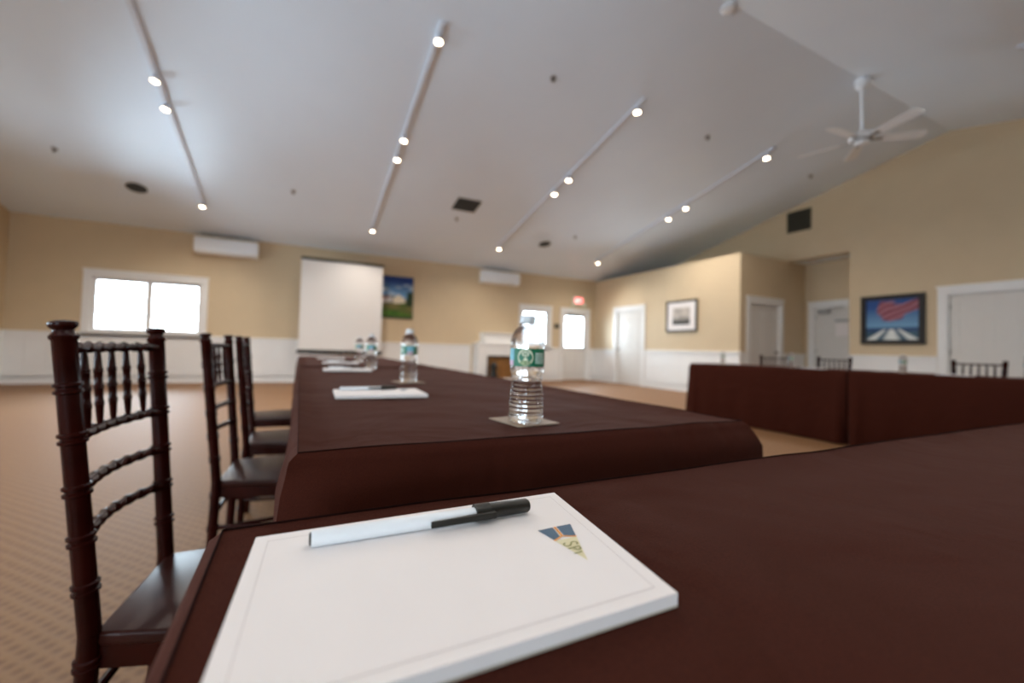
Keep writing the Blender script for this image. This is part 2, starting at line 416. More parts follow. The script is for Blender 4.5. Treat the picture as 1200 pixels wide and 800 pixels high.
def window(idx, axis, pos, sgn, hole, cols, label):
    a0, a1, z0, z1 = hole; f = oriented(axis, pos, sgn)
    bm = B(); casing(bm, f, a0, a1, z0, z1, sill=True); obox(bm, f, a0+.02, a1-.02, -.12, 0, z0, z0+.02)
    w = struct(obj('window_%d' % idx, bm, WHITE), label)
    s0, s1, q0, q1 = a0+.02, a1-.02, z0+.02, z1-.02; cw = (s1-s0)/cols
    for c in range(cols):
        x0, x1 = s0+c*cw, s0+(c+1)*cw; dd = -.09 if c % 2 else -.075; t = .055
        bm = B()
        obox(bm, f, x0, x0+t, dd, dd+.03, q0, q1); obox(bm, f, x1-t, x1, dd, dd+.03, q0, q1)
        obox(bm, f, x0+t, x1-t, dd, dd+.03, q0, q0+t); obox(bm, f, x0+t, x1-t, dd, dd+.03, q1-t, q1)
        obox(bm, f, x1-t-.01, x1-t+.02, dd+.03, dd+.045, (q0+q1)/2-.04, (q0+q1)/2+.04)
        sash = obj('window_sash', bm, WHITE, w)
        bm = B(); obox(bm, f, x0+t, x1-t, dd+.01, dd+.014, q0+t, q1-t); obj('glass_pane', bm, PANE, sash)
    return w
window(1, 'y', YF, -1, W1, 2, 'white framed sliding window of two bright panes on the far wall')
window(2, 'y', YF, -1, W2, 1, 'narrow bright window left of the exterior door')
for i, h in enumerate(RWIN): window(3+i, 'y', YR, 1, h, 2, 'unseen window added in the rear wall to let in daylight')
for i, h in enumerate(LWINS): window(6+i, 'x', XL, 1, h, 2, 'unseen window added in the left wall for daylight')
portal('sky_portal', ((W1[0]+W1[1])/2, YF+.16, 1.53), (0, -1, 0), 1.9, 1.2)
portal('sky_portal', ((W2[0]+W2[1])/2, YF+.16, 1.53), (0, -1, 0), 1.0, 1.2)
portal('sky_portal', (7.68, YF+.16, 1.48), (0, -1, 0), .9, 1.2)
for h in RWIN: portal('sky_portal', ((h[0]+h[1])/2, YR-.16, 1.55), (0, 1, 0), 2.1, 1.4)
for h in LWINS: portal('sky_portal', (XL-.16, (h[0]+h[1])/2, 1.55), (1, 0, 0), 1.9, 1.4)

# ------------------------------------------------------------------ tables and cloths
TOP = .76
def hsh(*a):
    v = math.sin(sum(x*k for x, k in zip(a, (12.9898, 78.233, 37.719))))*43758.5453; return v-math.floor(v)
def sn(x, y, s=0):
    """smooth value noise"""
    xi, yi = math.floor(x), math.floor(y); fx, fy = x-xi, y-yi; fx, fy = fx*fx*(3-2*fx), fy*fy*(3-2*fy)
    a, b, c, d = hsh(xi, yi, s), hsh(xi+1, yi, s), hsh(xi, yi+1, s), hsh(xi+1, yi+1, s)
    return (a+(b-a)*fx)*(1-fy)+(c+(d-c)*fx)*fy
def folding_table(x0, x1, y0, y1, label):
    long_x = (x1-x0) > (y1-y0); cx, cy = (x0+x1)/2, (y0+y1)/2
    t = thing('folding_table', label, 'table', (cx, cy, 0), 0, 'folding tables under the brown cloths')
    g = .016
    bm = B(); box(bm, x0+g-cx, x1-g-cx, y0+g-cy, y1-g-cy, TOP-.045, TOP-.012); bev(bm, .006); obj('tabletop', bm, FOLD, t)
    L = (x1-x0 if long_x else y1-y0)/2-.30; W = (y1-y0 if long_x else x1-x0)/2-.24
    for s in (-1, 1):
        pts = []
        for q in (-1, 1):
            a = (s*L, q*W) if long_x else (q*W, s*L); pts.append(a)
            bm = B(); rod(bm, (a[0], a[1], 0), (a[0], a[1], TOP-.045), .0135, 12); lathe(bm, [(.017, 0), (.017, .03)], 12, (a[0], a[1], 0)); obj('leg', bm, GREYM, t, True)
        for zb in (.30, TOP-.055): bm = B(); rod(bm, (*pts[0], zb), (*pts[1], zb), .010, 10); obj('brace', bm, GREYM, t, True)
    return t
def cloth(x0, x1, y0, y1, label, seed=0, dents=(), flat=(), flare=.05, hem=.012, still=''):
    """a draped cloth: top with faint wrinkles, rounded edge, skirt with folds. dents: (side, centre, half, depth, ztop)"""
    bm = B(); nx = max(8, int((x1-x0)/.025)); ny = max(8, int((y1-y0)/.025)); r = .010
    X0, X1, Y0, Y1 = x0+r, x1-r, y0+r, y1-r
    def top(u, v):
        x = X0+(X1-X0)*u; y = Y0+(Y1-Y0)*v
        e = min(x-X0, X1-x, y-Y0, Y1-y)
        w = sn(x*9, y*5, seed)*.5+sn(x*22+y*7, y*16, seed+3)*.3+sn(x*3+y*16, y*3, seed+5)*.5
        k = .0060*min(1, e/.04)
        for (fx0, fx1, fy0, fy1) in flat:
            if fx0-.03 < x < fx1+.03 and fy0-.03 < y < fy1+.03: k *= .1
        # press line a hand's width in from each short edge
        ridge = .0034*math.exp(-(e/.006)**2)*(.35+sn(x*11, y*11, seed+8))-.0012*math.exp(-((e-.02)/.01)**2)
        return (x, y, TOP-k*w+ridge)
    V = grid_mesh(bm, nx, ny, top)
    loop = [V[i][0] for i in range(nx)]+[V[nx][j] for j in range(ny)]+[V[i][ny] for i in range(nx, 0, -1)]+[V[0][j] for j in range(ny, 0, -1)]
    n = len(loop)
    info = []
    cx, cy = (X0+X1)/2, (Y0+Y1)/2
    for v in loop:
        x, y, _ = v.co; dx = dy = 0; e = 1e-4
        if abs(x-X0) < e: dx = -1
        if abs(x-X1) < e: dx = 1
        if abs(y-Y0) < e: dy = -1
        if abs(y-Y1) < e: dy = 1
        if dx and dy: d = Vector((dx, dy)).normalized()*1.414
        else: d = Vector((dx, dy))
        # distance to nearest corner along the edge
        cd = min(abs(x-X0), abs(X1-x)) if dy and not dx else (min(abs(y-Y0), abs(Y1-y)) if dx and not dy else 0)
        side = ('S' if dy < 0 else 'N') if dy and not dx else (('W' if dx < 0 else 'E') if dx and not dy else 'c')
        info.append((x, y, d, cd, side))
    rows = [(.35, .0), (.7, .0), (1.0, .0)]
    prev = loop
    steps = [('arc', a) for a in (.33, .66, 1.0)]+[('z', t) for t in (.008, .02, .04, .07, .12, .18, .26, .36, .47, .6, .75, .88, 1.0)]
    for kind, t in steps:
        cur = []
        for k, v in enumerate(loop):
            x, y, d, cd, side = info[k]
            if kind == 'arc':
                o = r*math.sin(t*PI/2); z = TOP-r*(1-math.cos(t*PI/2))
            else:
                o = r; z = (TOP-r)*(1-t)+hem*t; s = k*.025
                corner = math.exp(-(cd/.13)**2)
                fold = math.sin(s*9+3*sn(s*2, seed, 9))*.5+.5
                fold2 = math.sin(s*23+2*sn(s*3, seed, 4))*.5+.5
                o += flare*t**.9*(.12+.40*corner)+t**.8*(.014*fold+.008*fold2)*(1-.3*corner)
                o += .030*math.exp(-((cd-.07)/.045)**2)*t**.6*(math.sin(s*60)*.3+.5)
                lean = {'S': 1.0, 'N': .6, 'W': .12, 'E': .3, 'c': .12 if x < cx else .5}[side]
                o += lean*min(1, t/.05)*(.015+.010*corner)*(1-.3*min(1, t*3))
                o += .007*math.exp(-((t-.10)/.09)**2)*(sn(s*4, t*14, seed+2)-.3)+.006*(sn(s*7+t*9, t*22, seed+6)-.5)*min(1, t*9)*max(0, 1-t*1.6)
                if side in still or (side == 'c' and any((q_ == 'W' and x < cx) or (q_ == 'E' and x > cx) or (q_ == 'S' and y < cy) or (q_ == 'N' and y > cy) for q_ in still)): o = r
                for (ds, dc, dh, dd, zt) in dents:
                    if ds != side: continue
                    a = x if side in 'NS' else y
                    q = max(0, 1-(abs(a-dc)/dh)**4); zz = min(1, max(0, (zt-z)/.12)); zz = zz*zz*(3-2*zz)
                    o -= (dd+o-r)*q**.5*zz
            cur.append(bm.verts.new((x+d.x*o, y+d.y*o, z)))
        for i in range(n): bm.faces.new((prev[i], prev[(i+1) % n], cur[(i+1) % n], cur[i]))
        prev = cur
    seam = [Vector(v.co) for v in loop]
    o = obj('tablecloth', bm, CLOTH, None, True)
    sb = B(); rings = []
    for i_, p_ in enumerate(seam):
        out = Vector((p_.x-cx, p_.y-cy, 0)).normalized(); q_ = p_+Vector((0, 0, .0002+.0010*sn(i_*.13, seed, 5)))
        rings.append([sb.verts.new(q_+out*a_+Vector((0, 0, b_))) for a_, b_ in ((.0008, 0), (.0004, .0007), (-.0004, .0007), (-.0008, 0), (-.0004, -.0007), (.0004, -.0007))])
    for i_ in range(n):
        for j_ in range(6): sb.faces.new((rings[i_][j_], rings[i_][(j_+1) % 6], rings[(i_+1) % n][(j_+1) % 6], rings[(i_+1) % n][j_]))
    obj('hem_seam', sb, SEAM, o, True)
    me = o.data
    for p in me.polygons: p.use_smooth = True
    tag(o, label, 'tablecloth', 'brown tablecloths of the horseshoe')
    return o
T = [  # x0, x1, y0, y1, name of spot
    (-.050, 1.775, -.45, .313), (1.785, 3.61, -.45, .313), (3.62, 5.45, -.45, .313),
    (-.007, .779, .483, 2.300), (-.007, .779, 2.315, 4.14),
    (5.15, 5.915, 2.235, 4.05), (5.15, 5.915, .40, 2.22)]
CH_L = [(-.335, .83, -.294, 1.118), (-.285, 1.575, -.262, 1.90), (-.254, 2.12, -.254, 2.44), (-.300, 2.80, -.330, 3.12)]
tn = ['nearest folding table, under the cloth that carries the large notepad', 'folding table under the second near cloth, right of the nearest one', 'folding table under the near cloth at the right end of the row',
      'folding table under the cloth with the large water bottle', 'folding table under the farther cloth near the projection screen',
      'folding table under the far right-hand cloth', 'folding table under the near right-hand cloth']
cn = ['brown tablecloth in the foreground under the large notepad and pen', 'brown tablecloth on the near row, next one to the right of the foreground cloth', 'brown tablecloth at the far right end of the near row',
      'brown tablecloth with the largest water bottle on it, in front of the turned chair backs', 'brown tablecloth of the left row nearest the projection screen',
      'dark brown tablecloth of the right-hand table, its far half ending at the left', 'dark brown tablecloth of the right-hand table, its near half reaching the right edge']
dl1 = [('W', .99, .26, .13, .62), ('W', 1.74, .26, .13, .62), ('W', 2.19, .23, .15, .62)]
dl2 = [('W', 2.43, .20, .15, .62), ('W', 2.96, .26, .13, .62)]
for i, (x0, x1, y0, y1) in enumerate(T):
    folding_table(x0, x1, y0, y1, tn[i])
    dents = {3: dl1, 4: dl2, 5: [('E', 2.86, .28, .15, .62), ('E', 3.56, .3, .15, .62)], 6: [('E', 1.63, .28, .15, .62)]}.get(i, ())
    flat = {0: [(-.06, .24, .12, .31)]}.get(i, ())
    still = ['E', 'WE', 'WN', 'N', 'S', 'S', 'NS'][i]
    cloth(x0, x1, y0, y1, cn[i], i*3.1, dents, flat, flare=.055, still=still)

# ------------------------------------------------------------------ chiavari chairs
def post_profile(zs, L, r):
    """turned post: slim shaft with pairs of raised rings at the parameters zs"""
    p = [(0, r*.8), (.02, r)]
    for z in zs:
        for dz in (-.0055, .0055):
            c = z+dz
            p += [((c-.004)/L, r), ((c-.002)/L, r*1.22), ((c+.002)/L, r*1.22), ((c+.004)/L, r)]
    return p
def make_chair(label):
    t = thing('chiavari_chair', label, 'chair', (0, 0, 0), 0, 'dark chiavari chairs')
    W = .145; ZS = .415
    zr = [.49, .567, .645, .727, .805]
    for s in (-1, 1):
        p0 = Vector((-.200, s*(W-.020), 0)); p1 = Vector((-.188, s*(W-.018), ZS)); p2 = Vector((-.235, s*W, .910))
        bm = B(); L = (p2-p1).length; k = L/(p2.z-p1.z)
        prof = post_profile([(z-ZS)*k for z in zr], L, .0150)
        prof[0] = (0, .0150)
        prof += [((0.879-ZS)*k/L, .0150), ((0.882-ZS)*k/L, .0175), ((0.886-ZS)*k/L, .0178), ((0.891-ZS)*k/L, .0135), ((0.895-ZS)*k/L, .0125), ((0.900-ZS)*k/L, .0170), ((0.905-ZS)*k/L, .0180), (.995, .0165), (1, .008)]
        axis_lathe(bm, p1, p2, prof, 24)
        q = post_profile([.12, .26, .37], (p1-p0).length, .0150); q.append((1, .0150))
        axis_lathe(bm, p0, p1, q, 20)
        obj('back_post', bm, DARKW, t, True)
    for s in (-1, 1):
        p0 = Vector((.195, s*.185, 0)); p1 = Vector((.180, s*.175, ZS-.012))
        bm = B(); q = post_profile([.10, .22, .33], (p1-p0).length, .0145); q.append((1, .0145)); axis_lathe(bm, p0, p1, q, 20)
        obj('front_leg', bm, DARKW, t, True)
    # seat: rounded trapezoid slab with soft edge
    bm = B(); pts = []
    prof = [(-.185, -.128), (.18, -.190), (.205, -.17), (.205, .17), (.18, .190), (-.185, .128)]
    lo = [bm.verts.new((x, y, ZS-.022)) for x, y in prof]; hi = [bm.verts.new((x, y, ZS)) for x, y in prof]
    bm.faces.new(lo[::-1]); bm.faces.new(hi)
    for i in range(6): bm.faces.new((lo[i], lo[(i+1) % 6], hi[(i+1) % 6], hi[i]))
    bev(bm, .006, 3); obj('seat', bm, SEATM, t, True)
    bm = B()
    for a, b in (((-.175, -.118), (.175, -.17)), ((-.175, .118), (.175, .17)), ((-.175, -.118), (-.175, .118)), ((.175, -.17), (.175, .17))):
        d = Vector((b[0]-a[0], b[1]-a[1], 0)).normalized(); nrm = Vector((-d.y, d.x, 0))*.008
        vs = []
        for z in (ZS-.058, ZS-.020):
            for e in (a, b):
                for sg in (-1, 1): vs.append(bm.verts.new((e[0]+sg*nrm.x, e[1]+sg*nrm.y, z)))
        for fc in ((0, 1, 3, 2), (4, 6, 7, 5), (0, 2, 6, 4), (1, 5, 7, 3), (0, 4, 5, 1), (2, 3, 7, 6)): bm.faces.new([vs[i] for i in fc])
    obj('seat_frame', bm, DARKW, t)
    def bx(z): return -.188-(z-ZS)/(.910-ZS)*.047
    def bowed(z, bow, dz=0, n=12):
        return [(bx(z)-bow*math.sin(PI*i/n), (-1+2*i/n)*(W-.012-.018*(.91-z)/.5), z+dz*math.sin(PI*i/n)) for i in range(n+1)]
    for nm, z, bow in (('top_rail', .868, .012), ('spindle_rail', .727, .016), ('crossbar', .645, .020), ('crossbar', .567, .024)):
        bm = B(); rope(bm, bowed(z, bow), .0105, .0075, 3.5, 10, 70); obj(nm, bm, DARKW, t, True)
    for i in range(5):
        y = (-1+2*(i+1)/6)*(W-.012); k = math.sin(PI*(i+1)/6)
        a = Vector((bx(.727)-.016*k, y, .732)); b = Vector((bx(.868)-.012*k, y, .863)); bm = B()
        prof = [(0, .0040), (.10, .0052)]
        for c in (.28, .5, .72):
            rr_ = .0066 if c != .5 else .0070
            prof += [(c-.035, .0062), (c-.018, rr_+.0010), (c, rr_), (c+.018, rr_+.0010), (c+.035, .0062)]
        prof += [(.9, .0052), (1, .0040)]
        axis_lathe(bm, a, b, prof, 12); obj('spindle', bm, DARKW, t, True)
    for z, ps in ((.26, 0), (.155, 1)):
        for s in (-1, 1):
            bm = B(); rod(bm, (-.195, s*(W-.020), z), (.187, s*.180, z), .008, 10); obj('stretcher', bm, DARKW, t, True)
    bm = B(); rod(bm, (.186, -.18, .30), (.186, .18, .30), .008, 10); obj('stretcher', bm, DARKW, t, True)
    bm = B(); rod(bm, (-.192, -.125, .30), (-.192, .125, .30), .008, 10); obj('stretcher', bm, DARKW, t, True)
    return t
chair0 = None
cl = ['dark carved wooden chair at the left, closest to the camera', 'dark wooden chair second in the left row, just behind the closest one',
      'dark wooden chair third in the left row, its back seen edge on', 'dark wooden chair fourth in the left row, mostly hidden behind the edge-on one']
for i, (ax, ay, bx_, by_) in enumerate(CH_L):
    mx, my = (ax+bx_)/2, (ay+by_)/2; rot = math.atan2(-(bx_-ax), by_-ay)
    loc = Vector((mx, my, 0))-Matrix.Rotation(rot, 3, 'Z') @ Vector((-.235, 0, 0))
    if chair0 is None:
        chair0 = make_chair(cl[i]); chair0.location = loc; chair0.rotation_euler[2] = rot
    else:
        dup(chair0, loc, rot, cl[i], None, (1, 1.08, 1))
for (x, y, rot, lb) in ((6.02, 1.64, PI, 'dark chair behind the right-hand table, in front of the wide white door'),
                        (6.02, 2.84, PI, 'dark chair behind the right-hand table, left of the flag picture'),
                        (6.03, 3.34, PI+.8, 'dark turned chair behind the right-hand table, in front of the shaded return wall')):
    dup(chair0, (x, y, 0), rot, lb, None, (1, 1.18, 1))

# ------------------------------------------------------------------ notepads and pens
def slab(bm, pts, z0, z1):
    a = [bm.verts.new((x, y, z0)) for x, y in pts]; b = [bm.verts.new((x, y, z1)) for x, y in pts]
    bm.faces.new(a[::-1]); bm.faces.new(b)
    for i in range(len(pts)): bm.faces.new((a[i], a[(i+1) % len(pts)], b[(i+1) % len(pts)], b[i]))
def ribbon(bm, pts, w, z, closed=False):
    P = [Vector((x, y)) for x, y in pts]; n = len(P); out = []
    for i in range(n):
        a = P[i-1] if (i or closed) else P[i]; b = P[(i+1) % n] if (i < n-1 or closed) else P[i]
        d = (b-a).normalized(); nr = Vector((-d.y, d.x))*w/2
        out.append((bm.verts.new((P[i].x+nr.x, P[i].y+nr.y, z)), bm.verts.new((P[i].x-nr.x, P[i].y-nr.y, z))))
    for i in range(n if closed else n-1):
        a, b = out[i], out[(i+1) % n]; bm.faces.new((a[0], a[1], b[1], b[0]))
INKB = mat('logo_slate_blue', lin(62, 92, 116), .6, noise=.05, nscale=200)
INKO = mat('logo_orange', lin(232, 158, 78), .6, noise=.03)
INKC = mat('logo_pale_olive', lin(220, 211, 172), .6, noise=.03)
INKT = mat('logo_olive', lin(118, 118, 48), .6, noise=.03)
INKG = mat('rule_grey', lin(182, 172, 170), .7, noise=.03)
ZP = .767
pad = thing('notepad', 'large white notepad with a printed border and corner logo, in the foreground', 'notepad', (.088, .212, TOP), 0, 'white notepads')
def rel(pts): return [(x-.088, y-.212) for x, y in pts]
quad = rel([(-.0195, .2785), (.198, .2815), (.1755, .143), (-.028, .143)])
bm = B(); slab(bm, quad, 0, .0012); obj('backing_card', bm, CARD, pad)
bm = B(); slab(bm, quad, .0012, ZP-TOP); obj('paper_block', bm, PAPER, pad)
zt = ZP-TOP+.00012
bm = B(); ribbon(bm, rel([(-.0125, .2705), (.1893, .2745), (.168, .1505), (-.0195, .1495)]), .0004, zt, True); obj('printed_border', bm, INKG, pad)
lg = None
bm = B(); slab(bm, rel([(.1492, .2097), (.1656, .2102), (.1534, .1841)]), zt, zt+.00005); lg = obj('logo', bm, INKC, pad)
bm = B(); slab(bm, rel([(.1468, .2256), (.1585, .2262), (.1555, .2135), (.1492, .2107)]), zt, zt+.0001); slab(bm, rel([(.1617, .2263), (.1732, .2265), (.1660, .2112), (.1590, .2142)]), zt, zt+.0001); obj('logo_sail', bm, INKB, lg)
bm = B(); ribbon(bm, rel([(.1601, .2263), (.1572, .2137)]), .0017, zt+.0002); ribbon(bm, rel([(.1488, .2098), (.1530, .2118), (.1572, .2137), (.1612, .2119), (.1660, .2103)]), .0012, zt+.0002); obj('logo_line', bm, INKO, lg)
# letters S P I: up runs along (u), reading runs along (r)
up = Vector((.0098, .0012)); rd = Vector((-.0004, -.0062)); O0 = Vector((.1510, .2045))
def lt(k, pts):
    out = []
    for a, b in pts:
        q = O0+rd*(k+a*.88)+up*(b*(1-.16*k)); out.append((q.x-.088, q.y-.212))
    return out
Sp = [(.78, .84), (.70, .95), (.52, 1.0), (.32, .98), (.18, .88), (.14, .74), (.22, .62), (.38, .54), (.54, .46), (.66, .36), (.68, .22), (.58, .08), (.40, .01), (.20, .01), (.04, .10), (-.02, .22)]
bm = B(); ribbon(bm, lt(0, Sp), .00085, zt+.0003)
ribbon(bm, lt(1, [(.0, 0), (.06, 1.0)]), .00085, zt+.0003); ribbon(bm, lt(1, [(.06, .97), (.30, 1.0), (.50, .97), (.62, .86), (.64, .72), (.56, .58), (.40, .50), (.20, .46), (.04, .46)]), .00085, zt+.0003)
ribbon(bm, lt(2, [(-.05, .05), (.0, .95)]), .00085, zt+.0003); obj('logo_lettering', bm, INKT, lg)

def make_pen(label, loc, rotz):
    """pen lying along +x: end plug at x=0, cap at the far end"""
    t = thing('ballpoint_pen', label, 'pen', loc, rotz, 'capped ballpoint pens')
    r = .0046; L = .147
    bm = B(); axis_lathe(bm, (.002, 0, r), (.112, 0, r), [(0, r*.93), (.01, r), (1, r)], 12); obj('barrel', bm, PENW, t, True)
    bm = B(); axis_lathe(bm, (.0008, 0, r), (.0025, 0, r), [(0, r*.6), (.3, r*.8), (1, r*.82)], 12); obj('end_plug', bm, BLACKP, t, True)
    bm = B(); R2 = .0056
    axis_lathe(bm, (.105, 0, R2), (L, 0, R2), [(0, R2), (.26, R2), (.27, R2*.93), (.96, R2*.86), (1, R2*.7)], 20)
    c = obj('cap', bm, BLACKP, t, True)
    bm = B()
    vs = [(.072, -.0068, .003), (.072, -.0082, .003), (.118, -.0088, .0035), (.118, -.0048, .0035)]
    lo = [bm.verts.new((x, y, z)) for x, y, z in vs]; hi = [bm.verts.new((x, y, z+.0042)) for x, y, z in vs]
    bm.faces.new(lo[::-1]); bm.faces.new(hi)
    for i in range(4): bm.faces.new((lo[i], lo[(i+1) % 4], hi[(i+1) % 4], hi[i]))
    bev(bm, .0006, 2); obj('clip', bm, BLACKP, c, True)
    return t
pen0 = make_pen('white pen with a black cap on the large foreground notepad', (.0085, .2545, ZP), math.radians(-.5))

def small_pad(x, y, rot, label):
    t = thing('notepad', label, 'notepad', (x, y, TOP), rot, 'white notepads')
    q = [(-.108, -.070), (.108, -.070), (.108, .070), (-.108, .070)]
    bm = B(); slab(bm, q, 0, .0012); obj('backing_card', bm, CARD, t)
    bm = B(); slab(bm, q, .0012, .008); obj('paper_block', bm, PAPER, t)
    bm = B(); ribbon(bm, [(a*.93, b*.9) for a, b in q], .0005, .0082, True); obj('printed_border', bm, INKG, t)
    bm = B(); slab(bm, [(.058, .050), (.084, .050), (.062, .012)], .0081, .0083); obj('logo', bm, INKB, t)
    return t
small_pad(.190, 1.035, math.radians(-2), 'white notepad beside the largest water bottle, second closest to the camera')
dup(pen0, (.095, 1.072, TOP+.0085), math.radians(1), 'white pen with black cap on the second closest notepad')
small_pad(.215, 2.02, math.radians(-2), 'white notepad on the left row, third from the camera, near the middle pair of bottles')
dup(pen0, (.13, 2.06, TOP+.0085), math.radians(2), 'white pen on the third notepad from the camera')
small_pad(.25, 2.78, math.radians(-3), 'white notepad on the farther left-row cloth, fourth from the camera')
dup(pen0, (.17, 2.80, TOP+.0085), math.radians(2), 'white pen on the fourth notepad from the camera')
small_pad(.25, 3.62, math.radians(-3), 'farthest white notepad on the left row, in front of the projection screen')
small_pad(5.62, 2.75, PI/2, 'white notepad seen edge on at the right-hand table, left of the middle bottle')
small_pad(5.62, 1.62, PI/2, 'white notepad seen edge on at the right-hand table, before the nearest chair back')

# ------------------------------------------------------------------ water bottles
def make_bottle(label, loc, rotz=0):
    t = thing('water_bottle', label, 'bottle', loc, rotz, 'clear water bottles with green labels'); t.scale = (1.02, 1.02, .935)
    H = .192; k = 1.0
    prof = [(.018, .0005), (.0235, .0), (.0275, .003), (.0292, .009)]
    # ribbed lower body
    def body(z):
        if z < .030: return .0292
        if z < .072: return .0292-(.0292-.0250)*((z-.030)/.042)**1.5
        if z < .100: return .0250+(.0292-.0250)*((z-.072)/.028)
        return .0292
    z = .012
    while z < .078:
        b = body(z); prof += [(b, z), (b-.0004, z+.0022), (b-.0016, z+.0036), (b-.0004, z+.005)]; z += .0075
    while z < .099:
        b = body(z); prof.append((b+.0006*math.sin(z*420), z)); z += .003
    prof += [(.0290, .100), (.0284, .102), (.0284, .1345), (.0292, .1365), (.0293, .142), (.0286, .150), (.0266, .158), (.0235, .165), (.0195, .171), (.0150, .1755), (.0128, .176), (.0118, .1785), (.0155, .1790), (.0155, .1802), (.0118, .1806), (.0118, .190)]
    bm = B()
    n = 40; rings = []
    for r, z in prof:
        ring = []
        for i in range(n):
            a = 2*PI*i/n; q = r
            if z < .009: q = r*(1+.05*math.cos(5*a))
            if .136 < z < .165: q = r*(1-.022*abs(math.sin(6*a+z*90)))          # faceted shoulder
            if .078 < z < .102: q = r*(1-.03*max(0, math.sin(7*a+z*260)))
            ring.append(bm.verts.new((q*math.cos(a), q*math.sin(a), z)))
        rings.append(ring)
    for a, b in zip(rings, rings[1:]):
        for i in range(n): bm.faces.new((a[i], a[(i+1) % n], b[(i+1) % n], b[i]))
    bm.faces.new(rings[0][::-1]); bm.faces.new(rings[-1]); obj('bottle_body', bm, WATER, t, True)
    bm = B(); lathe(bm, [(.0130, .1812), (.0133, .1825), (.0131, .193), (.0124, .1955), (.0106, .1962)], 32)
    for i in range(48):
        a = 2*PI*i/48; rod(bm, (.0132*math.cos(a), .0132*math.sin(a), .1825), (.0130*math.cos(a), .0130*math.sin(a), .193), .0004, 4)
    obj('cap', bm, CAPM, t, True)
    def patch(bm, r, a0, a1, z0, z1, nn=24, oval=False):
        m = (a0+a1)/2; h = (a1-a0)/2; mz = (z0+z1)/2; hz = (z1-z0)/2
        if oval:
            c = bm.verts.new((r*math.cos(m), r*math.sin(m), mz)); ring = []
            for i in range(nn):
                q = 2*PI*i/nn; a = m+h*math.cos(q); ring.append(bm.verts.new((r*math.cos(a), r*math.sin(a), mz+hz*math.sin(q))))
            for i in range(nn): bm.faces.new((c, ring[i], ring[(i+1) % nn]))
        else:
            V = [[bm.verts.new((r*math.cos(a0+(a1-a0)*i/nn), r*math.sin(a0+(a1-a0)*i/nn), z)) for z in (z0, z1)] for i in range(nn+1)]
            for i in range(nn): bm.faces.new((V[i][0], V[i+1][0], V[i+1][1], V[i][1]))
    bm = B(); R = .0287
    lathe(bm, [(R, .1022), (R, .1347), (R-.0002, .1347), (R-.0002, .1022), (R, .1022)], 48, cap=False)
    lb = obj('label', bm, LBLGREEN, t, True)
    D = math.radians
    for base in (0, PI):
        bm = B(); patch(bm, R+.0003, base-D(26), base+D(26), .1035, .1342, oval=True); obj('label_badge', bm, LBLCREAM, lb, True)
        bm = B(); patch(bm, R+.0005, base-D(14), base+D(14), .1180, .1318, oval=True); obj('label_emblem', bm, LBLGREEN, lb, True)
        bm = B(); patch(bm, R+.0007, base-D(11.5), base+D(11.5), .1195, .1303, oval=True); obj('label_emblem_centre', bm, LBLCREAM, lb, True)
        bm = B()
        for s in (-1, 1): patch(bm, R+.0009, base+D(s*4)-D(1.6), base+D(s*4)+D(1.6), .1205, .1285, 3)
        patch(bm, R+.0009, base-D(4), base+D(4), .1240, .1252, 3); obj('label_monogram', bm, LBLGREEN, lb)
        bm = B(); patch(bm, R+.0005, base-D(18), base+D(18), .1045, .1130, oval=True); obj('label_scene', bm, LBLSCENE, lb, True)
        bm = B(); patch(bm, R+.0003, base+D(34), base+D(70), .1080, .1270); obj('label_text_panel', bm, LBLTEXT, lb, True)
        bm = B()
        for i in range(6): patch(bm, R+.0005, base+D(37), base+D(67), .1100+i*.0027, .1110+i*.0027, 8)
        obj('label_fine_print', bm, LBLGREEN, lb)
        bm = B(); patch(bm, R+.0003, base-D(88), base-D(42), .1132, .1342); obj('label_picture', bm, LBLBLUE, lb, True)
        bm = B(); patch(bm, R+.0003, base-D(85), base-D(45), .1035, .1130); obj('label_band', bm, LBLPINK, lb, True)
    return t
def cam_angle(x, y): return math.atan2(-y, -x)
b0 = make_bottle('largest clear water bottle with green label, standing on a card coaster', (.362, .604, TOP+.0012), cam_angle(.362, .604)-.10)
for x, y, a, lb in ((.352, 1.385, 1.25, 'clear water bottle second closest to the camera, behind the second notepad'),
                 (.348, 2.165, 1.1, 'clear water bottle right one of the distant pair before the projection screen'),
                 (.400, 3.02, 1.0, 'farthest clear water bottle on the left row, left one of the distant pair'),
                 (5.50, 3.80, 0, 'small distant water bottle at the far end of the right-hand table'),
                 (5.58, 2.97, 0, 'small distant water bottle between two chair backs at the right-hand table'),
                 (5.58, 1.96, .4, 'small distant water bottle under the flag picture at the right-hand table'),
                 (5.60, 1.19, .4, 'small distant water bottle at the right edge of the photo on the right-hand table')):
    dup(b0, (x, y, TOP+.0012), cam_angle(x, y)+a, lb)
def coaster(x, y, rot, label, s=.044):
    bm = B(); slab(bm, [(-s, -s), (s, -s), (s, s), (-s, s)], 0, .0011); o = obj('coaster', bm, COASTM, None, False, (x, y, TOP), rot)
    tag(o, label, 'coaster', 'square card coasters'); return o
coaster(.364, .614, math.radians(8), 'square brown card coaster under the largest water bottle')
coaster(.352, 1.385, math.radians(12), 'square card coaster under the second closest water bottle')

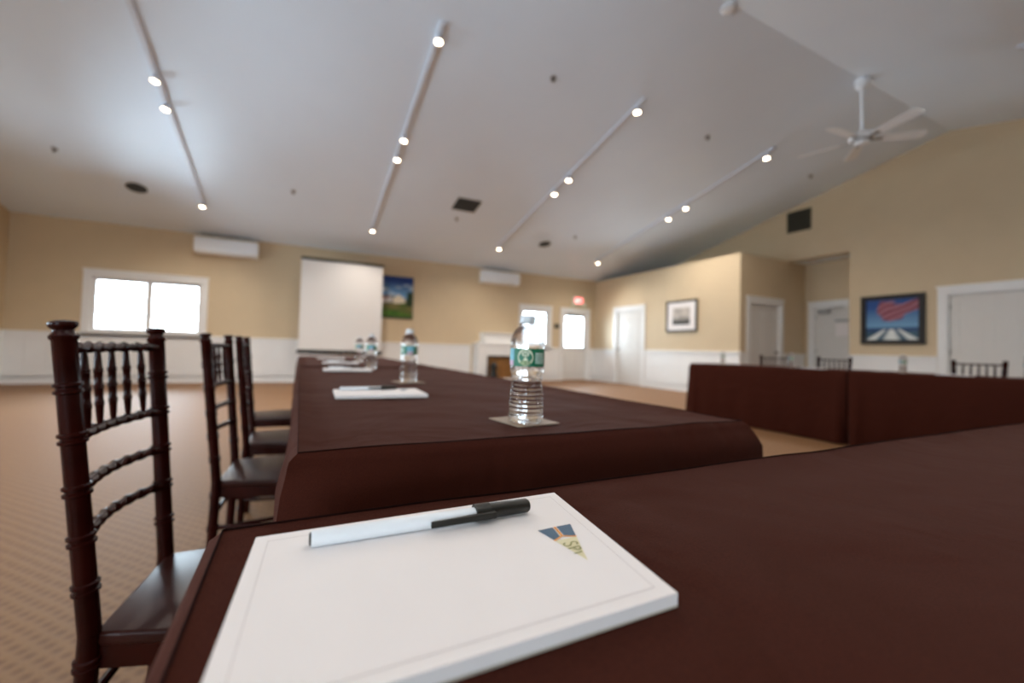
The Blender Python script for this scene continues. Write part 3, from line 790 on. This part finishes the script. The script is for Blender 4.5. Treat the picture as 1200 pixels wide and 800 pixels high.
# ------------------------------------------------------------------ track lighting
def make_track(label, sgn):
    """runs down the roof slope from y0 to y0+4.55 (mirrored for the rear slope)"""
    t = thing('track_light', label, 'track light', (0, 0, 0), 0, 'ceiling lighting tracks')
    Y = lambda y: RY+sgn*(y-RY)
    Lz = lambda y: ceil_z(Y(y))
    bm = B()
    a, b = 4.22, 8.80; w, h = .026, .036
    vs = []
    for y in (a, b):
        for x in (-w, w):
            for dz in (0, -h): vs.append(bm.verts.new((x, Y(y), Lz(y)+dz-.001)))
    for fc in ((0, 1, 3, 2), (4, 6, 7, 5), (0, 4, 5, 1), (2, 3, 7, 6), (0, 2, 6, 4), (1, 5, 7, 3)): bm.faces.new([vs[i] for i in fc])
    obj('track_rail', bm, TRACKM, t)
    for y in (4.36, 5.98, 6.42, 8.72):
        base = Vector((0, Y(y), Lz(y)-h)); tilt = Vector((-.10, -.10*sgn, -1)).normalized()
        bm = B(); box(bm, -.014, .014, base.y-.03, base.y+.03, base.z-.012, base.z+.006); rod(bm, base, base-Vector((0, 0, .025)), .007, 8)
        c = base-Vector((0, 0, .038)); top = c-tilt*.030; bot = c+tilt*.050
        axis_lathe(bm, top, bot, [(0, .024), (.12, .032), (.7, .038), (1, .048), (1, .045), (.9, .040)], 20)
        hd = obj('lamp_head', bm, TRACKM, t, True)
        bm = B(); axis_lathe(bm, bot-tilt*.010, bot-tilt*.006, [(0, .042), (1, .042)], 20); obj('lamp_lens', bm, BULB, hd, True)
        l = bpy.data.lights.new('lamp', 'SPOT'); l.energy = SPOT_W*(1 if sgn > 0 else .22); l.color = (1, .91, .81); l.spot_size = math.radians(155); l.spot_blend = .8; l.shadow_soft_size = .035
        lo = bpy.data.objects.new('lamp', l); C.objects.link(lo); lo.parent = hd; lo.location = bot+tilt*.004
        lo.rotation_euler = tilt.to_track_quat('-Z', 'Y').to_euler()
    return t
tl = ['leftmost ceiling track with lit lamps', 'second ceiling track from the left, over the water bottles', 'third ceiling track from the left, above the largest water bottle', 'rightmost ceiling track on the far slope, nearest the fan']
tr = make_track(tl[0], 1); tr.location.x = -1.70
for x, lb in ((1.33, tl[1]), (4.36, tl[2]), (7.40, tl[3])): dup(tr, (x, 0, 0), 0, lb)
tr2 = make_track('ceiling track on the near slope, its end at the right edge of the photo', -1); tr2.location.x = 7.40
for x, lb in ((-1.70, 'leftmost ceiling track on the near slope'), (1.33, 'second ceiling track on the near slope'), (4.36, 'third ceiling track on the near slope')):
    dup(tr2, (x, 0, 0), 0, lb)

# ------------------------------------------------------------------ ceiling fan
fx, fy = 7.13, RY
fan = thing('ceiling_fan', 'white ceiling fan on a long rod hanging from the ridge', 'ceiling fan', (fx, fy, 3.99))
bm = B(); lathe(bm, [(.030, .71), (.072, .75), (.078, .81), (.070, .88)], 28); obj('canopy', bm, FANM, fan, True)
bm = B(); lathe(bm, [(.018, .10), (.018, .73)], 16); obj('downrod', bm, FANM, fan, True)
bm = B(); lathe(bm, [(.03, -.075), (.075, -.068), (.085, -.05), (.085, -.03), (.075, -.022), (.125, -.015), (.145, .01), (.145, .035), (.11, .07), (.05, .10), (.028, .12)], 32); obj('motor_housing', bm, FANM, fan, True)
bm = B(); lathe(bm, [(.088, -.026), (.115, -.020), (.115, -.012), (.088, -.006)], 28); obj('switch_ring', bm, GREYM, fan, True)
for k in range(5):
    a = math.radians(33+72*k); R = Matrix.Rotation(a, 3, 'Z') @ Matrix.Rotation(math.radians(-13), 3, 'X')
    bm = B(); pts = [(.18, -.06), (.68, -.078), (.72, -.055), (.72, .055), (.68, .078), (.18, .06)]
    lo = [bm.verts.new(R @ Vector((x, y, -.005))+Vector((0, 0, -.005))) for x, y in pts]; hi = [bm.verts.new(R @ Vector((x, y, .003))+Vector((0, 0, -.005))) for x, y in pts]
    bm.faces.new(lo[::-1]); bm.faces.new(hi)
    for i in range(6): bm.faces.new((lo[i], lo[(i+1) % 6], hi[(i+1) % 6], hi[i]))
    bl = obj('blade', bm, FANM, fan)
    bm = B(); q = [(.10, -.018), (.24, -.03), (.24, .03), (.10, .018)]
    lo = [bm.verts.new(R @ Vector((x, y, -.010))+Vector((0, 0, -.006))) for x, y in q]; hi = [bm.verts.new(R @ Vector((x, y, -.006))+Vector((0, 0, -.006))) for x, y in q]
    bm.faces.new(lo[::-1]); bm.faces.new(hi)
    for i in range(4): bm.faces.new((lo[i], lo[(i+1) % 4], hi[(i+1) % 4], hi[i]))
    obj('blade_bracket', bm, GREYM, bl)

# ------------------------------------------------------------------ ceiling fittings
SLOPE_A = -math.atan(SL)
def on_slope(o, x, y, drop=0):
    o.location = (x, y, ceil_z(y)-drop); o.rotation_euler = (SLOPE_A, 0, 0)
bm = B(); box(bm, -.245, .245, -.20, .20, -.014, 0); ob = obj('ceiling_vent', bm, VENTD); on_slope(ob, 2.95, 7.42)
tag(ob, 'dark square vent grille in the sloped ceiling between two tracks', 'vent')
bm = B()
for i in range(9): box(bm, -.22, .22, -.175+i*.042, -.155+i*.042, -.020, -.013)
obj('slats', bm, VENTD, ob)
bm = B(); lathe(bm, [(.145, 0), (.15, -.006), (.13, -.016), (.10, -.020), (.098, -.012), (.07, -.022), (.05, -.014), (.02, -.024), (.001, -.024)][::-1], 32)
ob = obj('round_diffuser', bm, VENTD, None, True); on_slope(ob, -2.63, 8.62); tag(ob, 'round dark ceiling diffuser at the left, above the window', 'vent', 'round ceiling diffusers')
ob2 = ob.copy(); C.objects.link(ob2); on_slope(ob2, 5.44, 8.38); ob2['label'] = 'small round ceiling diffuser beside the lower end of the third track'
sp = None
for x, y, lb in ((-3.38, 7.9, 'sprinkler head in the ceiling far left'), (-.20, 7.95, 'sprinkler head in the ceiling left of the second track'),
              (2.93, 4.41, 'sprinkler head in the ceiling high between the second and third tracks'), (6.0, 4.46, 'sprinkler head in the ceiling left of the top of the fourth track'),
              (2.94, 7.94, 'sprinkler head in the ceiling just below the square vent'), (5.96, 7.86, 'sprinkler head in the ceiling right of the small round diffuser'),
              (9.03, 4.5, 'sprinkler head in the ceiling right of the fourth track near the gable')):
    if sp is None:
        sp = thing('sprinkler_head', lb, 'sprinkler', (x, y, 0), 0, 'ceiling sprinkler heads')
        bm = B(); lathe(bm, [(.040, 0), (.038, -.006), (.02, -.010), (.001, -.010)][::-1], 20); obj('escutcheon', bm, GREYM, sp, True)
        bm = B(); lathe(bm, [(.010, -.008), (.012, -.025), (.005, -.035), (.005, -.045), (.020, -.046), (.020, -.049), (.001, -.049)][::-1], 16); obj('deflector', bm, VENTD, sp, True)
        on_slope(sp, x, y)
    else:
        c = dup(sp, (x, y, ceil_z(y)), 0, lb); c.rotation_euler = (SLOPE_A, 0, 0)
sd = thing('smoke_detector', 'white round smoke detector on the ridge at the top of the photo', 'smoke detector', (4.30, RY+.03, ceil_z(RY+.03)-.01))
bm = B(); lathe(bm, [(.075, .012), (.078, -.01), (.070, -.030), (.045, -.042), (.001, -.044)][::-1], 28); obj('housing', bm, FANM, sd, True)
bm = B(); lathe(bm, [(.072, -.026), (.074, -.022), (.0745, -.018), (.072, -.015)], 28, cap=False); obj('sensor_slot', bm, VENTD, sd)
# gable grille
gv = thing('wall_vent', 'dark brown return grille high on the gable wall', 'vent', (XG, 5.22, 3.93))
bm = B()
for a, b, c_, d in ((-.235, -.21, -.235, .235), (.21, .235, -.235, .235), (-.21, .21, -.235, -.21), (-.21, .21, .21, .235)): box(bm, -.018, 0, a, b, c_, d)
obj('grille_frame', bm, GRILLE, gv)
bm = B(); box(bm, -.006, 0, -.21, .21, -.21, .21)
for i in range(14): box(bm, -.016, -.006, -.21, .21, -.205+i*.030, -.193+i*.030)
obj('slats', bm, mat('grille_slats', lin(52, 48, 34), .5, noise=.1), gv)

# ------------------------------------------------------------------ wall-hung and floor things on the far wall
def aircon(x, label):
    t = thing('air_conditioner', label, 'air conditioner', (x, YF, 2.69), 0, 'wall air conditioners')
    bm = B(); prof = [(0, .0), (-.16, .0), (-.215, .05), (-.225, .12), (-.225, .30), (-.20, .33), (0, .33)]
    a = [bm.verts.new((-.575, y, z)) for y, z in prof]; b = [bm.verts.new((.575, y, z)) for y, z in prof]
    bm.faces.new(a); bm.faces.new(b[::-1])
    for i in range(len(a)): bm.faces.new((a[i], b[i], b[(i+1) % len(a)], a[(i+1) % len(a)]))
    bev(bm, .008, 2); obj('casing', bm, FANM, t, True)
    bm = B(); box(bm, -.52, .52, -.214, -.165, .012, .024); obj('air_flap', bm, WHITE, t)
    bm = B(); box(bm, -.54, .54, -.17, -.03, .33, .334)
    for i in range(20): box(bm, -.53+i*.054, -.515+i*.054, -.16, -.04, .334, .338)
    obj('intake_grille', bm, VENTD, t)
    return t
ac = aircon(-1.465, 'white wall air conditioner above and right of the two-pane window')
dup(ac, (5.02, YF, 2.69), 0, 'white wall air conditioner above the fireplace')

# projection screen on tripod
SY = 9.55; k = SY/YF
scx = .905*k; sw = .925*k
scr = thing('projection_screen', 'white pull-up projection screen with a black top bar in front of the far wall', 'projection screen', (scx, SY, 0))
z1, z0 = CAM_H+(2.82-CAM_H)*k, CAM_H+(.71-CAM_H)*k
bm = B(); grid_mesh(bm, 24, 2, lambda u, v: (-sw+2*sw*u, .004*math.sin(u*9), z0+(z1-z0)*v)); ext = bmesh.ops.extrude_face_region(bm, geom=bm.faces[:]); bmesh.ops.translate(bm, verts=[e for e in ext['geom'] if isinstance(e, bmesh.types.BMVert)], vec=(0, .002, 0)); obj('screen_fabric', bm, SCREENM, scr, True)
bm = B(); box(bm, -sw-.01, sw+.01, -.025, .025, z1, z1+.055); bev(bm, .005, 2); obj('top_bar', bm, BLACKP, scr, True)
bm = B(); rod(bm, (-.03, .0, z1+.03), (0, .0, z1+.07), .005, 8); rod(bm, (.03, .0, z1+.03), (0, .0, z1+.07), .005, 8); obj('hook', bm, BLACKP, scr)
bm = B(); lathe(bm, [(.04, -sw-.03), (.045, -sw-.02), (.045, sw+.02), (.04, sw+.03)], 20, (0, 0.01, z0-.01), Matrix.Rotation(PI/2, 3, 'Y')); obj('roller_case', bm, BLACKP, scr, True)
bm = B(); rod(bm, (0, .075, .30), (0, .075, z1+.04), .013, 12); obj('pole', bm, GREYM, scr, True)
for a in (90, 210, 330):
    bm = B(); rod(bm, (0, .075, .52), (.48*math.cos(math.radians(a)), .075+.40*math.sin(math.radians(a)), .012), .011, 10); obj('leg', bm, GREYM, scr, True)
# white handle knob at the case end
bm = B(); lathe(bm, [(.001, -.02), (.018, -.015), (.022, 0), (.018, .015), (.001, .02)], 14, (-sw-.055, .02, z0-.0), Matrix.Rotation(PI/2, 3, 'Y')); obj('end_knob', bm, WHITE, scr, True)

# landscape picture behind the screen
def mix(a, b, t): t = max(0, min(1, t)); return tuple(a[i]+(b[i]-a[i])*t for i in range(3))+(1,)
def farm(u, v):
    n = sn(u*9, v*9, 2); n2 = sn(u*5, v*16, 7)
    sky = mix(lin(110, 160, 205), lin(14, 50, 120), (v-.55)/.35)
    if .55 < v < .82 and n2 > .48: sky = mix(sky, lin(190, 205, 220), (n2-.48)*2.2)
    c = sky
    hill = .50+.04*math.sin(u*5)
    if v < hill: c = mix(lin(70, 80, 66), lin(120, 110, 100), n)
    if .0 < u < .42 and .34+.1*u < v < .53-.1*abs(u-.2): c = lin(205, 200, 198)
    if .05 < u < .34 and .46 < v < .53: c = lin(150, 110, 100)
    if .45 < u < .80 and .30 < v < .47+.10*(1-abs(u-.62)/.18): c = lin(232, 222, 200)
    if v < .33+.05*u: c = mix(lin(60, 95, 30), lin(128, 112, 70), sn(u*4, v*12, 1))
    if v < .20-.1*u: c = mix(lin(50, 92, 24), lin(80, 120, 40), n)
    if v < .04: c = lin(70, 80, 50)
    if .84 < u and .3 < v < .62+.1*n: c = lin(36, 60, 34)
    return c
art = thing('framed_picture', 'colourful landscape picture of white farm buildings, right of the projection screen', 'picture', (2.13, YF, 2.10), 0, 'framed pictures on the walls')
bm = B(); box(bm, -.47, .47, -.030, 0, -.53, .53); bev(bm, .004, 1); obj('frame', bm, mat('picture_edge', lin(60, 60, 66), .5, noise=.05), art)
picture_sheet('canvas', art, 60, 66, lambda u, v: (-.455+.91*u, -.032, -.515+1.03*v), farm)

# fireplace
fp = thing('fireplace', 'white mantel fireplace with a framed firebox against the far wall', 'fireplace', (5.02, YF, 0))
bm = B()
box(bm, -.66, .66, -.18, 0, 1.00, 1.03); box(bm, -.62, .62, -.30, 0, 1.03, 1.07)
for s in (-1, 1): box(bm, min(s*.72, s*.46), max(s*.72, s*.46), -.40, 0, 0, 1.00)
box(bm, -.46, .46, -.40, 0, .70, 1.0)
box(bm, -.74, .74, -.42, 0, .98, 1.02); box(bm, -.735, .735, -.415, 0, .0, .10)
bev(bm, .004, 1); obj('surround', bm, WHITE, fp)
bm = B(); prof = [(0, 1.02), (-.40, 1.02), (-.40, 1.06), (-.36, 1.09), (-.35, 1.16), (-.31, 1.20), (-.31, 1.26), (-.36, 1.29), (-.36, 1.32), (0, 1.32)]
a = [bm.verts.new((-.52, y, z)) for y, z in prof]; b = [bm.verts.new((.52, y, z)) for y, z in prof]
bm.faces.new(a); bm.faces.new(b[::-1])
for i in range(len(a)): bm.faces.new((a[i], b[i], b[(i+1) % len(a)], a[(i+1) % len(a)]))
obj('mantel_shelf', bm, WHITE, fp)
bm = B(); box(bm, -.46, .46, -.36, -.01, 0.10, .70); obj('firebox_panel', bm, mat('oak_panel', lin(134, 92, 48), .45, noise=.2, nscale=8), fp)
bm = B()
for a0, a1, q0, q1 in ((-.46, .46, .66, .70), (-.46, -.42, .10, .66), (.42, .46, .10, .66)): box(bm, a0, a1, -.405, -.36, q0, q1)
obj('firebox_frame', bm, BLACKP, fp)
bm = B(); lathe(bm, [(.001, 0), (.07, .01), (.11, .06), (.10, .20), (.07, .30), (.10, .38), (.095, .46), (.05, .53), (.001, .54)], 20, (-.24, -.34, .10))
fv = obj('iron_stove_urn', bm, BLACKP, None, True, (5.02, YF, .22)); fv.location = (4.92, YF-.22, -.10)
tag(fv, 'black bellied urn standing before the fireplace', 'urn')

# thermostat box, exit sign
bm = B(); box(bm, -.075, .075, -.045, 0, -.06, .06); bev(bm, .008, 2); th = obj('wall_control', bm, BLACKP, None, True, (7.01, YF, 1.62))
tag(th, 'small black control box on the wall between window and exterior door', 'control box')
ex = thing('exit_sign', 'red lit exit sign above the exterior door', 'exit sign', (7.78, YF, 2.44))
bm = B(); box(bm, -.17, .17, -.05, 0, -.11, .11); bev(bm, .006, 2); obj('sign_housing', bm, WHITE, ex, True)
REDG = mat('exit_red_glow', (.9, .1, .08, 1), .5, emit=(1, .09, .08, 1), es=1.2)
bm = B(); box(bm, -.14, .14, -.054, -.048, -.085, .085); obj('sign_face', bm, REDG, ex)
bm = B(); y = -.056
def bar(x0, x1, q0, q1): box(bm, x0, x1, y-.002, y, q0, q1)
for (a, b, c, d) in ((-.135, -.12, -.06, .06), (-.12, -.085, .045, .06), (-.12, -.09, -.007, .007), (-.12, -.085, -.06, -.045), (.018, .032, -.06, .06), (.05, .12, .045, .06), (.078, .092, -.06, .045)): bar(a, b, c, d)
for s in (-1, 1):
    vs = [(-.065, s*-.06), (-.05, s*-.06), (.0, s*.06), (-.015, s*.06)]
    lo = [bm.verts.new((x, y-.002, z)) for x, z in vs]; bm.faces.new(lo)
obj('exit_lettering', bm, mat('exit_letter_white', (1, .8, .78, 1), .5, emit=(1, .55, .5, 1), es=2.0), ex)
GRN = mat('green_indicator', (.2, .7, .3, 1), .5, emit=(.25, 1, .4, 1), es=.5)
for s in (-1, 1):
    bm = B(); lathe(bm, [(.001, 0), (.035, .005), (.045, .04), (.03, .07)], 16, (s*.21, -.06, -.17)); hd = obj('emergency_lamp', bm, WHITE, ex, True)
    bm = B(); lathe(bm, [(.001, -.004), (.030, -.003), (.032, .0)], 16, (s*.21, -.06, -.17)); obj('lamp_face', bm, GRN, hd, True)
bm = B(); rod(bm, (-.21, -.04, -.12), (.21, -.04, -.12), .012, 8); obj('lamp_arm', bm, WHITE, ex)

# framed photograph on the partition
def mono(u, v):
    if v < .18: g = 40+20*sn(u*20, v*20, 3)
    elif v < .35: g = 95+40*sn(u*14, v*10, 4)
    else: g = 168+40*sn(u*4, v*5, 5)-60*max(0, .25-abs(u-.5))*(v > .3)*sn(u*9, 1, 6)*2-50*(1-v)*.4
    return lin(g, g*.95, g*.90)
ph = thing('framed_picture', 'small black framed monochrome photograph with white mat on the tan partition', 'picture', (XB, 6.87, 1.81), 0, 'framed pictures on the walls')
bm = B()
for a, b, c, d in ((-.43, -.39, -.38, .38), (.39, .43, -.38, .38), (-.39, .39, -.38, -.34), (-.39, .39, .34, .38)): box(bm, -.035, 0, a, b, c, d)
obj('frame', bm, mat('black_frame', lin(34, 28, 26), .35, noise=.1), ph)
bm = B(); box(bm, -.020, 0, -.39, .39, -.34, .34); obj('mat_board', bm, PAPER, ph)
picture_sheet('photograph', ph, 50, 40, lambda u, v: (-.022, .24-.48*u, -.21+.41*v), mono)

# flag picture on the gable wall
def flag(u, v):
    hz = .30
    if v > hz:
        c = mix(lin(112, 160, 196), lin(20, 72, 140), (v-hz)/.5)
        s = v-.62-.42*(u-.55)*(1 if u > .4 else .2)
        cx_, cy_ = .48, .70
        d = ((u-cx_)/.25)**2+((v-cy_)/.28)**2+.9*(sn(u*7, v*7, 11)-.5)
        w = abs(s-.05) < .13 and u > .5
        if d < 1 or w:
            st = math.sin((v*1.0-u*.45)*46+3*sn(u*5, v*5, 8))
            c = mix(lin(112, 28, 48), lin(168, 108, 120), .5+.5*st)
            if d > .8 and not w: c = mix(c, lin(60, 100, 160), .4)
    elif v > .20: c = mix(lin(12, 52, 96), lin(20, 70, 118), sn(u*10, v*40, 2))
    else: c = mix(lin(24, 66, 92), lin(60, 96, 110), sn(u*12, v*24, 2))
    if v < .27:
        t = (.27-v)/.27
        for cc, wd in ((.5, .16), (.17, .10), (.83, .10)):
            xx = .5+(cc-.5)*(.35+.9*t); q = abs(u-xx)/(wd*(.3+t))
            if q < 1: c = mix(lin(222, 226, 222), c, q**3)
    return c
fl = thing('framed_picture', 'dark framed picture of a striped flag over blue sea, on the gable wall', 'picture', (XG, 3.68, 1.645), 0, 'framed pictures on the walls')
bm = B(); fw = .445; fh = .46
for a, b, c, d in ((-fw, -fw+.08, -fh, fh), (fw-.08, fw, -fh, fh), (-fw+.08, fw-.08, -fh, -fh+.08), (-fw+.08, fw-.08, fh-.08, fh)): box(bm, -.04, 0, a, b, c, d)
bev(bm, .004, 1); obj('frame', bm, mat('dark_wood_frame', lin(26, 18, 14), .5, noise=.1), fl)
picture_sheet('picture_print', fl, 70, 70, lambda u, v: (-.015, fw-.075-(2*fw-.15)*u, -fh+.075+(2*fh-.15)*v), flag)
